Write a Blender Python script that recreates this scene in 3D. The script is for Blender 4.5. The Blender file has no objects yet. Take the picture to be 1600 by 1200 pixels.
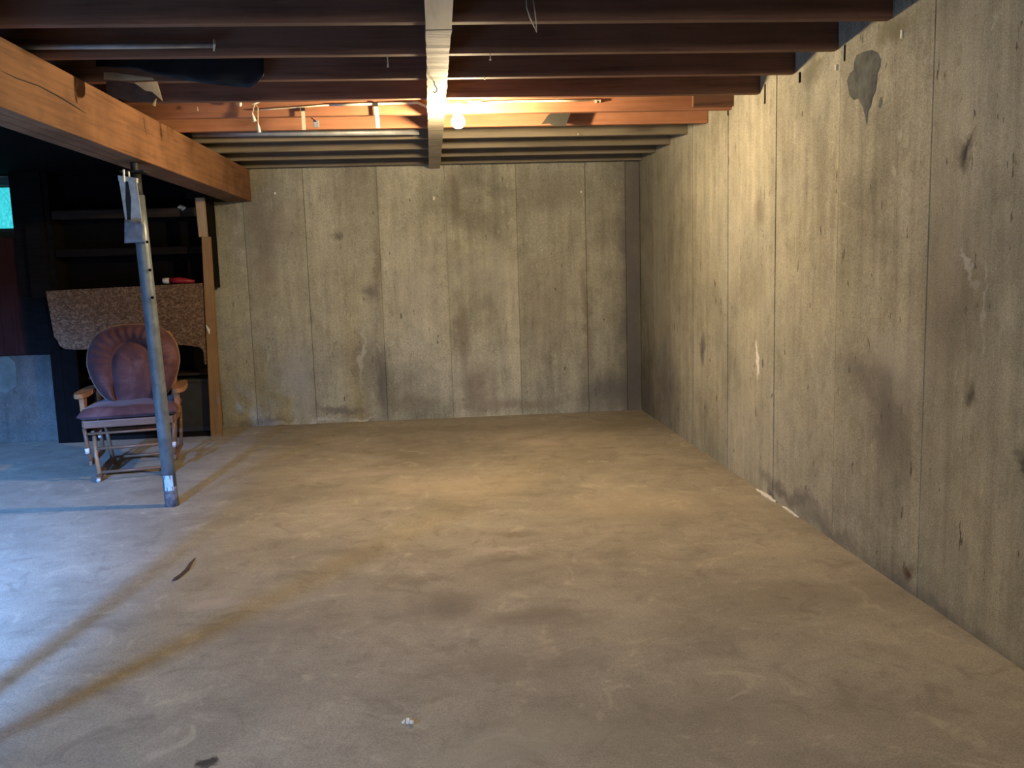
import bpy, bmesh, math, random
from mathutils import Vector, Matrix
random.seed(7)
SC = bpy.context.scene
COL = SC.collection
# ------------------------------------------------------------------ camera
FPX = 1346.0
CAM = Vector((0, 0, 1.27))
_R = Vector((0.99631317, -0.08047031, -0.02974201))
_U = Vector((0.03984363, 0.12699528, 0.99110276))
_F = Vector((0.07597726, 0.98863377, -0.1297333))
cd = bpy.data.cameras.new('camera'); co = bpy.data.objects.new('camera', cd); COL.objects.link(co)
cd.sensor_fit = 'HORIZONTAL'; cd.sensor_width = 36; cd.lens = 36 * FPX / 1600
cd.clip_start = .02; cd.clip_end = 200
co.matrix_world = Matrix(((_R.x, _U.x, -_F.x, CAM.x), (_R.y, _U.y, -_F.y, CAM.y), (_R.z, _U.z, -_F.z, CAM.z), (0, 0, 0, 1)))
SC.camera = co
# ------------------------------------------------------------------ world, daylight, exposure
W = bpy.data.worlds.new('world'); SC.world = W; W.use_nodes = True
W.node_tree.nodes['Background'].inputs[0].default_value = (.07, .62, .70, 1)
W.node_tree.nodes['Background'].inputs[1].default_value = 1.35
SC.view_settings.view_transform = 'Standard'; SC.view_settings.look = 'None'
SC.view_settings.gamma = 1; SC.view_settings.use_curve_mapping = False
SC.view_settings.exposure = .16

def area(name, loc, target, sx, sy, power, col, spread=180):
    l = bpy.data.lights.new(name, 'AREA'); l.shape = 'RECTANGLE'; l.size = sx; l.size_y = sy
    l.energy = power; l.color = col; l.spread = math.radians(spread)
    o = bpy.data.objects.new(name, l); COL.objects.link(o); o.location = loc
    o.rotation_euler = (Vector(target) - Vector(loc)).to_track_quat('-Z', 'Y').to_euler()
    return o
# daylight through the left-hand windows behind the camera (wall_near)
area('daylight_window_left', (-2.16, -1.12, 2.0), (-3.15, 2.1, 0), .30, .26, 440, (.13, .36, 1.0), 54)
area('daylight_window_side', (-3.53, -1.12, 2.0), (-2.3, 1.4, 0), .34, .26, 50, (.20, .45, 1.0), 66)
area('near_fill', (.3, -1.12, 1.95), (.6, 1.8, 0), 1.3, .35, 30, (1.0, .93, .90), 120)  # added fill for the near floor and right wall, no window there
BULB = Vector((.121, 4.83, 2.083))
BULB_STRENGTH = 2500
BULB_COL = (1.0, .765, .45)

# ------------------------------------------------------------------ helpers
def at(px, py, axis, v):
    d = _F + _R * ((px - 800) / FPX) - _U * ((py - 600) / FPX)
    t = (v - CAM[axis]) / d[axis]
    return CAM + d * t

def box(bm, x0, x1, y0, y1, z0, z1, bev=0):
    vs = [bm.verts.new(p) for p in ((x0,y0,z0),(x1,y0,z0),(x1,y1,z0),(x0,y1,z0),(x0,y0,z1),(x1,y0,z1),(x1,y1,z1),(x0,y1,z1))]
    fs = [bm.faces.new([vs[i] for i in q]) for q in ((3,2,1,0),(4,5,6,7),(0,1,5,4),(1,2,6,5),(2,3,7,6),(3,0,4,7))]
    if bev:
        es = list({e for f in fs for e in f.edges})
        bmesh.ops.bevel(bm, geom=es, offset=bev, segments=2, affect='EDGES', profile=.6)
    return vs

def tube(bm, pts, r, seg=10, cap=True):
    pts = [Vector(p) for p in pts]; rings = []
    rr = r if isinstance(r, (list, tuple)) else [r] * len(pts)
    prev = None
    for i, p in enumerate(pts):
        a = pts[max(0, i - 1)]; b = pts[min(len(pts) - 1, i + 1)]
        t = (b - a).normalized()
        n = t.orthogonal().normalized() if prev is None else (prev - t * prev.dot(t)).normalized()
        prev = n; m = t.cross(n)
        rings.append([bm.verts.new(p + (n * math.cos(2*math.pi*k/seg) + m * math.sin(2*math.pi*k/seg)) * rr[i]) for k in range(seg)])
    for a, b in zip(rings, rings[1:]):
        for k in range(seg):
            bm.faces.new((a[k], a[(k+1) % seg], b[(k+1) % seg], b[k]))
    if cap:
        bm.faces.new(rings[0][::-1]); bm.faces.new(rings[-1])

def lathe(bm, prof, c=(0, 0, 0), seg=24):
    c = Vector(c); rings = []
    for r, z in prof:
        rings.append([bm.verts.new(c + Vector((max(r, 1e-4) * math.cos(2*math.pi*k/seg), max(r, 1e-4) * math.sin(2*math.pi*k/seg), z))) for k in range(seg)])
    for a, b in zip(rings, rings[1:]):
        for k in range(seg):
            bm.faces.new((a[k], a[(k+1) % seg], b[(k+1) % seg], b[k]))
    bm.faces.new(rings[0][::-1]); bm.faces.new(rings[-1])

def prism(bm, outline, y0, y1):
    """outline: (x, z) points, extruded in y"""
    a = [bm.verts.new((x, y0, z)) for x, z in outline]; b = [bm.verts.new((x, y1, z)) for x, z in outline]
    bm.faces.new(a); bm.faces.new(b[::-1]); n = len(a)
    for i in range(n): bm.faces.new((a[i], b[i], b[(i+1) % n], a[(i+1) % n]))

def prism_any(bm, pts, off):
    a = [bm.verts.new(p) for p in pts]; b = [bm.verts.new(Vector(p) + Vector(off)) for p in pts]
    bm.faces.new(a); bm.faces.new(b[::-1]); n = len(a)
    for i in range(n): bm.faces.new((a[i], b[i], b[(i+1) % n], a[(i+1) % n]))

def obj(name, bm, mat, parent=None, smooth=False):
    bmesh.ops.recalc_face_normals(bm, faces=bm.faces)
    me = bpy.data.meshes.new(name); bm.to_mesh(me); bm.free()
    if smooth:
        for p in me.polygons: p.use_smooth = True
    me.materials.append(mat)
    o = bpy.data.objects.new(name, me); COL.objects.link(o)
    if parent is not None: o.parent = parent
    return o

def empty(name, loc, rz=0):
    o = bpy.data.objects.new(name, None); COL.objects.link(o); o.location = loc; o.rotation_euler = (0, 0, rz)
    o.empty_display_size = .1
    return o
def tag(o, label=None, cat=None, group=None, kind=None):
    if label: o['label'] = label
    if cat: o['category'] = cat
    if group: o['group'] = group
    if kind: o['kind'] = kind
    return o
def B(*a, **k):
    bm = bmesh.new(); box(bm, *a, **k); return bm

# ------------------------------------------------------------------ materials
class NT:
    def __init__(s, name, rough=.8, metal=0, spec=.3):
        s.m = bpy.data.materials.new(name); s.m.use_nodes = True; s.t = s.m.node_tree
        s.b = s.t.nodes['Principled BSDF']; s.b.inputs['Roughness'].default_value = rough
        s.b.inputs['Metallic'].default_value = metal; s.b.inputs['Specular IOR Level'].default_value = spec
    def n(s, typ, **kw):
        o = s.t.nodes.new(typ)
        for k, v in kw.items(): setattr(o, k, v)
        return o
    def link(s, a, b): s.t.links.new(a, b)
    def pos(s):
        if not hasattr(s, '_p'): s._p = s.n('ShaderNodeNewGeometry').outputs['Position']
        return s._p
    def objc(s):
        if not hasattr(s, '_o'): s._o = s.n('ShaderNodeTexCoord').outputs['Object']
        return s._o
    def mapping(s, src, scale=(1,1,1), loc=(0,0,0)):
        m = s.n('ShaderNodeMapping'); m.inputs['Scale'].default_value = scale; m.inputs['Location'].default_value = loc
        s.link(src, m.inputs[0]); return m.outputs[0]
    def noise(s, src, scale, detail=4, rough=.55, dist=0):
        m = s.n('ShaderNodeTexNoise'); m.inputs['Scale'].default_value = scale; m.inputs['Detail'].default_value = detail
        m.inputs['Roughness'].default_value = rough; m.inputs['Distortion'].default_value = dist
        s.link(src, m.inputs['Vector']); return m
    def ramp(s, fac, stops):
        r = s.n('ShaderNodeValToRGB'); e = r.color_ramp.elements
        while len(e) < len(stops): e.new(.5)
        for i, (p, c) in enumerate(stops):
            e[i].position = p; e[i].color = c if len(c) == 4 else (*c, 1)
        s.link(fac, r.inputs[0]); return r.outputs[0]
    def mix(s, fac, a, b, mode='MIX'):
        m = s.n('ShaderNodeMix', data_type='RGBA', blend_type=mode)
        for sock, v in ((m.inputs['Factor'], fac), (m.inputs[6], a), (m.inputs[7], b)):
            if hasattr(v, 'links'): s.link(v, sock)
            elif isinstance(v, (int, float)): sock.default_value = v
            else: sock.default_value = (*v, 1) if len(v) == 3 else v
        return m.outputs[2]
    def math(s, op, a, b=0, clamp=False):
        m = s.n('ShaderNodeMath', operation=op); m.use_clamp = clamp
        for i, v in ((0, a), (1, b)):
            if hasattr(v, 'links'): s.link(v, m.inputs[i])
            else: m.inputs[i].default_value = v
        return m.outputs[0]
    def maprange(s, v, a, b, c=0, d=1):
        m = s.n('ShaderNodeMapRange', interpolation_type='SMOOTHSTEP')
        s.link(v, m.inputs[0]); m.inputs[1].default_value = a; m.inputs[2].default_value = b
        m.inputs[3].default_value = c; m.inputs[4].default_value = d; return m.outputs[0]
    def blob(s, vec, c, r, soft=.5):
        a = s.n('ShaderNodeVectorMath', operation='SUBTRACT'); s.link(vec, a.inputs[0]); a.inputs[1].default_value = c
        d = s.n('ShaderNodeVectorMath', operation='DIVIDE'); s.link(a.outputs[0], d.inputs[0]); d.inputs[1].default_value = r
        l = s.n('ShaderNodeVectorMath', operation='LENGTH'); s.link(d.outputs[0], l.inputs[0])
        return s.maprange(l.outputs['Value'], 1 + soft * .4, 1 - soft, 0, 1)
    def warp(s, src, scale, amp):
        n = s.noise(src, scale, 4, .6)
        a = s.n('ShaderNodeVectorMath', operation='SUBTRACT'); s.link(n.outputs['Color'], a.inputs[0]); a.inputs[1].default_value = (.5,.5,.5)
        m = s.n('ShaderNodeVectorMath', operation='SCALE'); s.link(a.outputs[0], m.inputs[0]); m.inputs['Scale'].default_value = amp
        d = s.n('ShaderNodeVectorMath', operation='ADD'); s.link(src, d.inputs[0]); s.link(m.outputs[0], d.inputs[1])
        return d.outputs[0]
    def bump(s, h, strength=.3, dist=.01):
        b = s.n('ShaderNodeBump'); b.inputs['Strength'].default_value = strength; b.inputs['Distance'].default_value = dist
        s.link(h, b.inputs['Height']); s.link(b.outputs[0], s.b.inputs['Normal'])
    def color(s, c):
        if hasattr(c, 'links'): s.link(c, s.b.inputs['Base Color'])
        else: s.b.inputs['Base Color'].default_value = (*c, 1)
        return s

def concrete(name, base, plane, stains, tone_edges=None, streak=1.0):
    """cast concrete: form-board streaks, blotches, pits and the photograph's own stains. plane 'x' (right wall) or 'y' (back wall)"""
    t = NT(name, .9, 0, .15); P = t.pos()
    big = t.noise(P, 1.1, 5, .6, .3)
    col = t.ramp(big.outputs['Fac'], [(.30, tuple(c*.56 for c in base)), (.5, base), (.70, tuple(c*1.2 for c in base))])
    sc = (9, 9, .7)
    st = t.noise(t.mapping(P, sc), 1.6, 6, .65)
    col = t.mix(.55 * streak, col, t.ramp(st.outputs['Fac'], [(.3, (.50,.49,.47)), (.5, (.86,.86,.86)), (.68, (1.14,1.12,1.06))]), 'MULTIPLY')
    tint = t.noise(P, .8, 3, .5)
    col = t.mix(t.maprange(tint.outputs['Fac'], .45, .7, 0, .5), col, (base[0]*.86, base[1]*.90, base[2]*1.02))
    mid = t.noise(P, 7, 6, .7)
    col = t.mix(.6, col, t.ramp(mid.outputs['Fac'], [(.3, (.68,.68,.68)), (.55, (1,1,1)), (.75, (1.12,1.12,1.12))]), 'MULTIPLY')
    fine = t.noise(P, 70, 4, .7)
    col = t.mix(.5, col, t.ramp(fine.outputs['Fac'], [(.3, (.72,.72,.72)), (.6, (1.08,1.08,1.08))]), 'MULTIPLY')
    # small vertical pits
    pit = t.noise(t.mapping(P, (26, 26, 8)), 1.0, 3, .6)
    pf = t.maprange(pit.outputs['Fac'], .665, .72, 0, .8)
    col = t.mix(pf, col, (.07, .065, .055))
    oi = t.n('ShaderNodeObjectInfo')
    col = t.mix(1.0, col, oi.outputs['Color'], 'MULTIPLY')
    spk = t.noise(P, 190, 2, .6)
    col = t.mix(.6, col, t.ramp(spk.outputs['Fac'], [(.33, (.55,.55,.55)), (.5, (1,1,1)), (.68, (1.35,1.35,1.35))]), 'MULTIPLY')
    gr = t.noise(t.mapping(P, (1, 1, .45)), 16, 5, .75, .6)
    col = t.mix(t.maprange(gr.outputs['Fac'], .56, .68, 0, .45), col, tuple(c*.42 for c in base))
    col = t.mix(t.maprange(gr.outputs['Fac'], .40, .30, 0, .35), col, tuple(min(1, c*1.55) for c in base))
    wv = t.warp(t.warp(P, 3.0, .26), 16, .09)
    for c, r, soft, k, cc in stains:
        col = t.mix(t.math('MULTIPLY', t.blob(wv, c, r, soft), min(.95, k * 1.25)), col, cc)
    t.color(col)
    h = t.math('ADD', t.math('MULTIPLY', fine.outputs['Fac'], .35), t.math('ADD', mid.outputs['Fac'], t.math('MULTIPLY', pf, -1.2)))
    t.bump(h, .45, .006)
    return t.m

def wood(name, base, axis='x', rough=.75, contrast=.5, dirt=.4):
    t = NT(name, rough, 0, .25 if max(base) > .08 else .04); P = t.pos()
    sc = {'x': (1.2, 22, 22), 'y': (22, 1.2, 22), 'z': (22, 22, 1.2)}[axis]
    g = t.noise(t.mapping(P, sc), 1.8, 6, .65, .4)
    col = t.ramp(g.outputs['Fac'], [(.25, tuple(c*(1-contrast) for c in base)), (.5, base), (.75, tuple(c*(1+contrast*.5) for c in base))])
    b = t.noise(P, 2.2, 4, .6)
    col = t.mix(dirt, col, t.ramp(b.outputs['Fac'], [(.3, (.45,.42,.40)), (.55, (1,1,1)), (.8, (1.2,1.2,1.2))]), 'MULTIPLY')
    t.color(col); t.bump(g.outputs['Fac'], .25, .004)
    return t.m

def plain(name, base, rough=.6, metal=0, var=.25, scale=9, bump=0, spec=.4):
    t = NT(name, rough, metal, spec); n = t.noise(t.pos(), scale, 5, .6)
    t.color(t.ramp(n.outputs['Fac'], [(.3, tuple(c*(1-var) for c in base)), (.7, tuple(min(1, c*(1+var)) for c in base))]))
    if bump: t.bump(n.outputs['Fac'], bump, .005)
    return t.m

def pb(px, py, rx, rz, k, c, soft=.9):      # a stain on the back wall, centred where the photograph shows it
    p = at(px, py, 1, 7.54); return ((p.x, 7.54, p.z), (rx, 9, rz), soft, k, c)
def pr(px, py, ry, rz, k, c, soft=.9):
    p = at(px, py, 0, 1.742); return ((1.742, p.y, p.z), (9, ry, rz), soft, k, c)
def pf(px, py, rx, ry, k, c, soft=.9):
    p = at(px, py, 2, 0); return ((p.x, p.y, 0), (rx, ry, 9), soft, k, c)
DK = (.13,.12,.115); BR = (.17,.135,.10); LT = (.60,.60,.57); GY = (.20,.20,.20)
back_st = [pb(985, 450, .13, 1.5, .72, DK), pb(965, 610, .28, .20, .6, DK), pb(1000, 300, .1, .6, .5, DK),
    pb(405, 380, .12, .55, .45, BR), pb(430, 350, .35, .30, .3, BR), pb(576, 462, .10, .09, .55, DK), pb(530, 370, .06, .05, .6, DK), pb(590, 415, .04, .35, .45, BR),
    pb(598, 600, .06, .32, .6, DK), pb(570, 560, .12, .3, .3, DK), pb(530, 640, .25, .05, .55, DK), pb(420, 662, .3, .04, .55, DK),
    pb(745, 605, .16, .22, .5, BR), pb(720, 520, .06, .4, .45, BR), pb(800, 630, .5, .07, .4, BR), pb(640, 630, .3, .08, .35, BR),
    pb(860, 480, .35, .5, .28, BR), pb(860, 300, .34, .18, .35, BR), pb(712, 300, .07, .22, .45, BR), pb(915, 500, .05, .7, .5, BR),
    pb(560, 300, .35, .25, .25, BR), pb(480, 660, .3, .02, .6, LT), pb(566, 656, .1, .02, .8, LT), pb(470, 590, .16, .35, .35, (.42,.43,.42)),
    pb(650, 430, .28, .5, .28, (.40,.38,.32)), pb(770, 430, .28, .4, .28, (.40,.39,.33)), pb(567, 550, .02, .3, .4, LT)]
right_st = [pr(1385, 640, .16, .20, .55, DK), pr(1345, 590, .22, .10, .5, DK), pr(1410, 690, .10, .30, .42, DK), pr(1380, 730, .10, .35, .3, DK),
    pr(1508, 230, .035, .06, .85, (.05,.045,.04)), pr(1260, 300, .05, .05, .25, DK), pr(1185, 330, .1, .12, .35, BR),
    pr(1169, 400, .01, .14, .6, BR), pr(1099, 545, .05, .09, .75, DK), pr(1045, 600, .35, .5, .35, DK), pr(1010, 630, .4, .25, .6, DK),
    pr(1030, 400, .5, .9, .28, (.20,.20,.17)), pr(1520, 620, .04, .05, .7, (.07,.06,.055)), pr(1590, 735, .03, .06, .7, (.07,.06,.055)),
    pr(1426, 893, .05, .04, .8, (.09,.05,.04)), pr(1405, 905, .12, .06, .6, DK), pr(1480, 430, .25, .4, .25, BR), pr(1232, 770, .5, .045, .55, DK),
    pr(1205, 775, .06, .06, .7, (.12,.10,.12)), pr(1300, 835, .5, .05, .45, DK), pr(1460, 950, .5, .06, .35, DK), pr(1510, 990, .4, .05, .35, DK),
    pr(1400, 560, .25, .16, .3, (.42,.40,.37)), pr(1184, 570, .028, .10, .95, (.85,.83,.76), .5), pr(1160, 640, .3, .4, .2, (.45,.44,.38)),
    pr(1270, 105, .16, .05, .6, (.16,.15,.10)), pr(1395, 45, .18, .06, .6, (.16,.15,.09)), pr(1518, 400, .010, .10, .35, LT), pr(1533, 470, .010, .14, .25, LT)]
M = {}
M['wall_back'] = concrete('cast_concrete_back', (.45, .435, .335), 'y', back_st)
M['wall_right'] = concrete('cast_concrete_right', (.42, .395, .305), 'x', right_st)
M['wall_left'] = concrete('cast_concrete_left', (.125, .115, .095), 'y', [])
def floor_mat():
    t = NT('worn_concrete_floor', .85, 0, .2); P = t.pos()
    base = (.375, .325, .245)
    big = t.noise(P, .9, 6, .62, .4)
    col = t.ramp(big.outputs['Fac'], [(.28, tuple(c*.72 for c in base)), (.5, base), (.75, tuple(c*1.25 for c in base))])
    m2 = t.noise(t.mapping(P, (2.6, 3.4, 1)), 1.5, 8, .72, .3)
    col = t.mix(.55, col, t.ramp(m2.outputs['Fac'], [(.3, (.66,.64,.62)), (.5, (.98,.98,.98)), (.72, (1.2,1.18,1.12))]), 'MULTIPLY')
    fine = t.noise(P, 60, 5, .7)
    col = t.mix(.45, col, t.ramp(fine.outputs['Fac'], [(.3, (.75,.75,.75)), (.65, (1.08,1.08,1.08))]), 'MULTIPLY')
    spk = t.noise(P, 170, 2, .6)
    col = t.mix(.55, col, t.ramp(spk.outputs['Fac'], [(.33, (.6,.6,.6)), (.5, (1,1,1)), (.68, (1.3,1.3,1.3))]), 'MULTIPLY')
    gr = t.noise(P, 5.5, 8, .74, .8)
    col = t.mix(t.maprange(gr.outputs['Fac'], .52, .66, 0, .5), col, tuple(c*.55 for c in base))
    col = t.mix(t.maprange(gr.outputs['Fac'], .46, .32, 0, .5), col, (.58, .49, .35))
    wv = t.warp(t.warp(P, 2.6, .34), 14, .12)
    D = (.19,.155,.115); PK = (.52,.42,.34)
    for c, r, soft, k, cc in [pf(680, 950, .22, .18, .55, D), pf(845, 960, .2, .13, .5, D), pf(800, 1040, .3, .12, .35, D), pf(790, 875, .16, .07, .5, D),
            pf(800, 838, .14, .05, .5, D), pf(1250, 930, .35, .2, .32, D), pf(640, 905, .2, .06, .35, D), pf(560, 860, .2, .1, .25, D), pf(420, 985, .3, .18, .3, D),
            pf(840, 690, .22, .12, .55, PK), pf(570, 740, .35, .12, .4, PK), pf(790, 860, .18, .05, .45, PK), pf(340, 945, .14, .07, .4, PK), pf(800, 1170, .4, .1, .4, (.40,.37,.27)),
            pf(700, 670, 1.2, .22, .3, D), pf(980, 665, .6, .25, .4, D), pf(450, 690, .3, .2, .3, D), pf(1100, 1130, .9, .3, .25, D), pf(760, 900, .5, .25, .2, D),
            pf(1380, 920, .12, .3, .2, D), pf(700, 760, .6, .3, .3, (.50,.40,.27)), pf(1000, 790, .5, .3, .3, (.50,.40,.27)),
            pf(323, 1190, .035, .03, .8, (.06,.05,.04), .5), pf(1060, 872, .16, .055, .35, D), pf(1065, 870, .12, .04, .5, base)]:
        col = t.mix(t.math('MULTIPLY', t.blob(wv, c, r, soft), min(.95, k * 1.25)), col, cc)
    t.color(col)
    rz = t.maprange(big.outputs['Fac'], .3, .7, .75, .95); t.link(rz, t.b.inputs['Roughness'])
    t.bump(t.math('ADD', t.math('MULTIPLY', fine.outputs['Fac'], .3), m2.outputs['Fac']), .3, .006)
    return t.m
M['floor'] = floor_mat()
M['joist_brown'] = wood('dark_stained_joist', (.17, .085, .052), 'x')
M['joist_orange'] = wood('orange_joist', (.38, .165, .085), 'x', contrast=.3)
M['joist_grey'] = wood('weathered_joist', (.20, .165, .115), 'x', contrast=.35)
M['subfloor'] = wood('subfloor', (.09, .06, .045), 'x')
M['beam'] = wood('orange_beam', (.245, .118, .056), 'y', contrast=.4, dirt=.75)
M['furring'] = wood('rough_pale_board', (.50, .43, .31), 'x', contrast=.6, dirt=.6)
M['furring2'] = wood('planed_pale_board', (.46, .39, .27), 'y', contrast=.2, dirt=.3)
M['stud'] = wood('pine_stud', (.29, .17, .075), 'z', contrast=.25)
M['stud_pale'] = wood('pale_pine_block', (.36, .25, .15), 'z', contrast=.2)
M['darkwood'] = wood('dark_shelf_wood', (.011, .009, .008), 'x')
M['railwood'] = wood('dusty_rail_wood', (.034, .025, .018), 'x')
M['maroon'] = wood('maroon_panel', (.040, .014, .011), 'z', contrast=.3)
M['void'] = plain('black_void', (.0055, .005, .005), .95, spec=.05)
M['blackplastic'] = plain('black_plastic', (.012, .016, .018), .55, bump=.3, spec=.2)
M['greyblock'] = plain('grey_box', (.035, .032, .025), .8)
M['cream'] = plain('cream_paper', (.62, .52, .30), .8, var=.1, bump=.2)
def paper():
    t = NT('cream_building_paper', .85, 0, .1); n = t.noise(t.pos(), 14, 4, .6)
    c = t.ramp(n.outputs['Fac'], [(.3, (.55,.46,.27)), (.7, (.80,.70,.45))]); t.color(c)
    tl = t.n('ShaderNodeBsdfTranslucent'); t.link(c, tl.inputs[0])
    mx = t.n('ShaderNodeMixShader'); mx.inputs[0].default_value = .5
    t.link(t.b.outputs[0], mx.inputs[1]); t.link(tl.outputs[0], mx.inputs[2]); t.link(mx.outputs[0], t.t.nodes['Material Output'].inputs[0]); return t.m
M['cream'] = paper()
M['rag'] = plain('brown_torn_felt', (.07, .04, .028), .9, var=.5, bump=.6)
M['steel'] = plain('painted_steel_post', (.17, .195, .205), .42, metal=.35, var=.3, scale=14, bump=.05)
M['rust'] = plain('rusty_post_foot', (.15, .13, .13), .8, metal=.2, var=.6, scale=40, bump=.4)
M['bare'] = plain('scraped_bare_metal', (.55, .68, .75), .35, metal=.3, var=.2, scale=60)
M['plate'] = plain('galvanised_plate', (.62, .62, .55), .45, metal=.3, var=.2, scale=30)
M['darkmetal'] = plain('dark_metal', (.03, .03, .03), .6, metal=.5)
M['tape'] = plain('grey_tape', (.22, .23, .25), .35, var=.3, scale=25, bump=.5)
M['conduit'] = plain('grey_conduit', (.32, .33, .33), .5, metal=.3)
M['cable'] = plain('white_cable', (.70, .66, .52), .5, var=.1)
M['strap'] = plain('pale_strap', (.62, .55, .38), .6, var=.15)
M['porcelain'] = plain('porcelain', (.75, .72, .62), .3, var=.05)
M['nail'] = plain('bright_nail', (.75, .70, .55), .4, metal=.3)
M['mortar'] = plain('grey_mortar', (.125, .13, .12), .9, var=.35, scale=18, bump=.9, spec=.1)
M['lime'] = plain('white_lime', (.80, .76, .66), .9, var=.15, scale=60, bump=.4)
M['splinter'] = plain('dark_wood_splinter', (.07, .045, .04), .8, bump=.4)
M['cobweb'] = plain('dusty_cobweb', (.55, .52, .42), .95, var=.2, scale=60, bump=.5)
M['red'] = plain('red_packet', (.28, .015, .02), .45, var=.2)
M['whitepart'] = plain('white_nozzle', (.55, .50, .48), .5)
M['chairwood'] = wood('varnished_oak', (.36, .17, .075), 'y', rough=.35, contrast=.25, dirt=.2)
M['chairwood2'] = wood('varnished_oak_base', (.19, .095, .052), 'x', rough=.35, contrast=.3, dirt=.3)
def velvet():
    t = NT('mauve_velvet', .85, 0, .2); P = t.objc()
    n = t.noise(P, 6, 5, .6, .5); f = t.noise(P, 120, 3, .6)
    c = t.ramp(n.outputs['Fac'], [(.3, (.070,.028,.027)), (.5, (.108,.047,.046)), (.72, (.18,.092,.092))])
    c = t.mix(.4, c, t.ramp(f.outputs['Fac'], [(.3, (.7,.7,.7)), (.7, (1.15,1.15,1.15))]), 'MULTIPLY')
    t.color(c); t.b.inputs['Sheen Weight'].default_value = .12; t.b.inputs['Sheen Roughness'].default_value = .4
    t.bump(n.outputs['Fac'], .3, .01); return t.m
M['velvet'] = velvet()
def osb():
    t = NT('strand_board', .8, 0, .2); P = t.pos()
    v = t.n('ShaderNodeTexVoronoi'); v.inputs['Scale'].default_value = 58; t.link(t.mapping(t.warp(P, 9, .12), (1, 1, 1.9)), v.inputs['Vector'])
    s = t.n('ShaderNodeSeparateColor'); t.link(v.outputs['Color'], s.inputs[0])
    c = t.ramp(s.outputs[0], [(0, (.085,.046,.025)), (.5, (.135,.080,.045)), (1, (.25,.16,.10))])
    t.color(c); t.bump(s.outputs[0], .4, .003); return t.m
M['osb'] = osb()
def glass():
    t = NT('dusty_window_glass', .25, 0, .3)
    tr = t.n('ShaderNodeBsdfTransparent'); n = t.noise(t.mapping(t.pos(), (30, 1, 9)), 1.4, 5, .7, 2.5)
    t.link(t.ramp(n.outputs['Fac'], [(.35, (.55,.80,.80)), (.65, (1,1,1))]), tr.inputs[0])
    mx = t.n('ShaderNodeMixShader'); mx.inputs[0].default_value = .06
    t.link(tr.outputs[0], mx.inputs[1]); t.link(t.b.outputs[0], mx.inputs[2])
    t.link(mx.outputs[0], t.t.nodes['Material Output'].inputs[0]); t.color((.3,.5,.5)); return t.m
M['glass'] = glass()
t = NT('lit_bulb_glass', .3); t.color((.9,.85,.7)); t.b.inputs['Emission Color'].default_value = (*BULB_COL, 1); t.b.inputs['Emission Strength'].default_value = BULB_STRENGTH
M['bulb'] = t.m

# ------------------------------------------------------------------ the setting
XL, XR, YN, YB, ZJ, ZT = -4.7, 1.742, -1.2, 7.54, 2.178, 2.413
tag(obj('floor', B(XL - .2, XR + .2, YN - .2, YB + .2, -.1, 0), M['floor']), kind='structure')
# back wall: core with an opening for the basement window, and the imprint of each form panel
WX0, WX1, WZ0, WZ1 = -4.15, -3.45, 1.735, 2.095
bm = bmesh.new()
yb0, yb1 = YB + .012, YB + .20
box(bm, WX1, XR + .2, yb0, yb1, 0, ZT); box(bm, XL - .2, WX0, yb0, yb1, 0, ZT)
box(bm, WX0, WX1, yb0, yb1, 0, WZ0); box(bm, WX0, WX1, yb0, yb1, WZ1, ZT)
wb = tag(obj('wall_back', bm, M['wall_back']), kind='structure')
seams = [-3.30, -2.75, -2.20, -1.645, -1.138, -.522, .053, .663, 1.264, 1.616, 1.742]
for a, b in zip(seams, seams[1:]):
    d = random.uniform(-.002, .002); g = .0022
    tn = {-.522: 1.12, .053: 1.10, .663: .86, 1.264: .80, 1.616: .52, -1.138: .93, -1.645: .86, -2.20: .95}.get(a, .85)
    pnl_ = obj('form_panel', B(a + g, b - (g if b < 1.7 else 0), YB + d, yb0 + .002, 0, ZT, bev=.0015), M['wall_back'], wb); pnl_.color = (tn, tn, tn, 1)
bm = B(XR + .012, XR + .2, YN - .2, YB + .012, 0, ZT)
wr = tag(obj('wall_right', bm, M['wall_right']), kind='structure')
rs = [-1.2, -.45, .25, .95, 1.65, 2.30, 2.997, 3.717, 4.435, 5.188, 5.926, 6.525, 7.05, 7.52]
for i, (a, b) in enumerate(zip(rs, rs[1:])):
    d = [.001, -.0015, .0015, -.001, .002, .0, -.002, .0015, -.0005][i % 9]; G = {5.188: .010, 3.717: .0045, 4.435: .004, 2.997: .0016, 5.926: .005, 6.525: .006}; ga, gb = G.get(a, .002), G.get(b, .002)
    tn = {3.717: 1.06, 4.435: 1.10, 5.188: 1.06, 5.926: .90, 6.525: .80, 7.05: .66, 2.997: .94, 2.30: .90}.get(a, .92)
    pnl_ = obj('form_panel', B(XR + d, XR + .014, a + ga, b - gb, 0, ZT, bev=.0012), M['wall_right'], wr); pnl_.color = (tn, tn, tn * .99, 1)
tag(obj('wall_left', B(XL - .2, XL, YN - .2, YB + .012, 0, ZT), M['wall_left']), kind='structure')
tag(obj('wall_near', B(XL, XR + .01, YN - .2, YN, 0, ZT), M['wall_left']), kind='structure')
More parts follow.
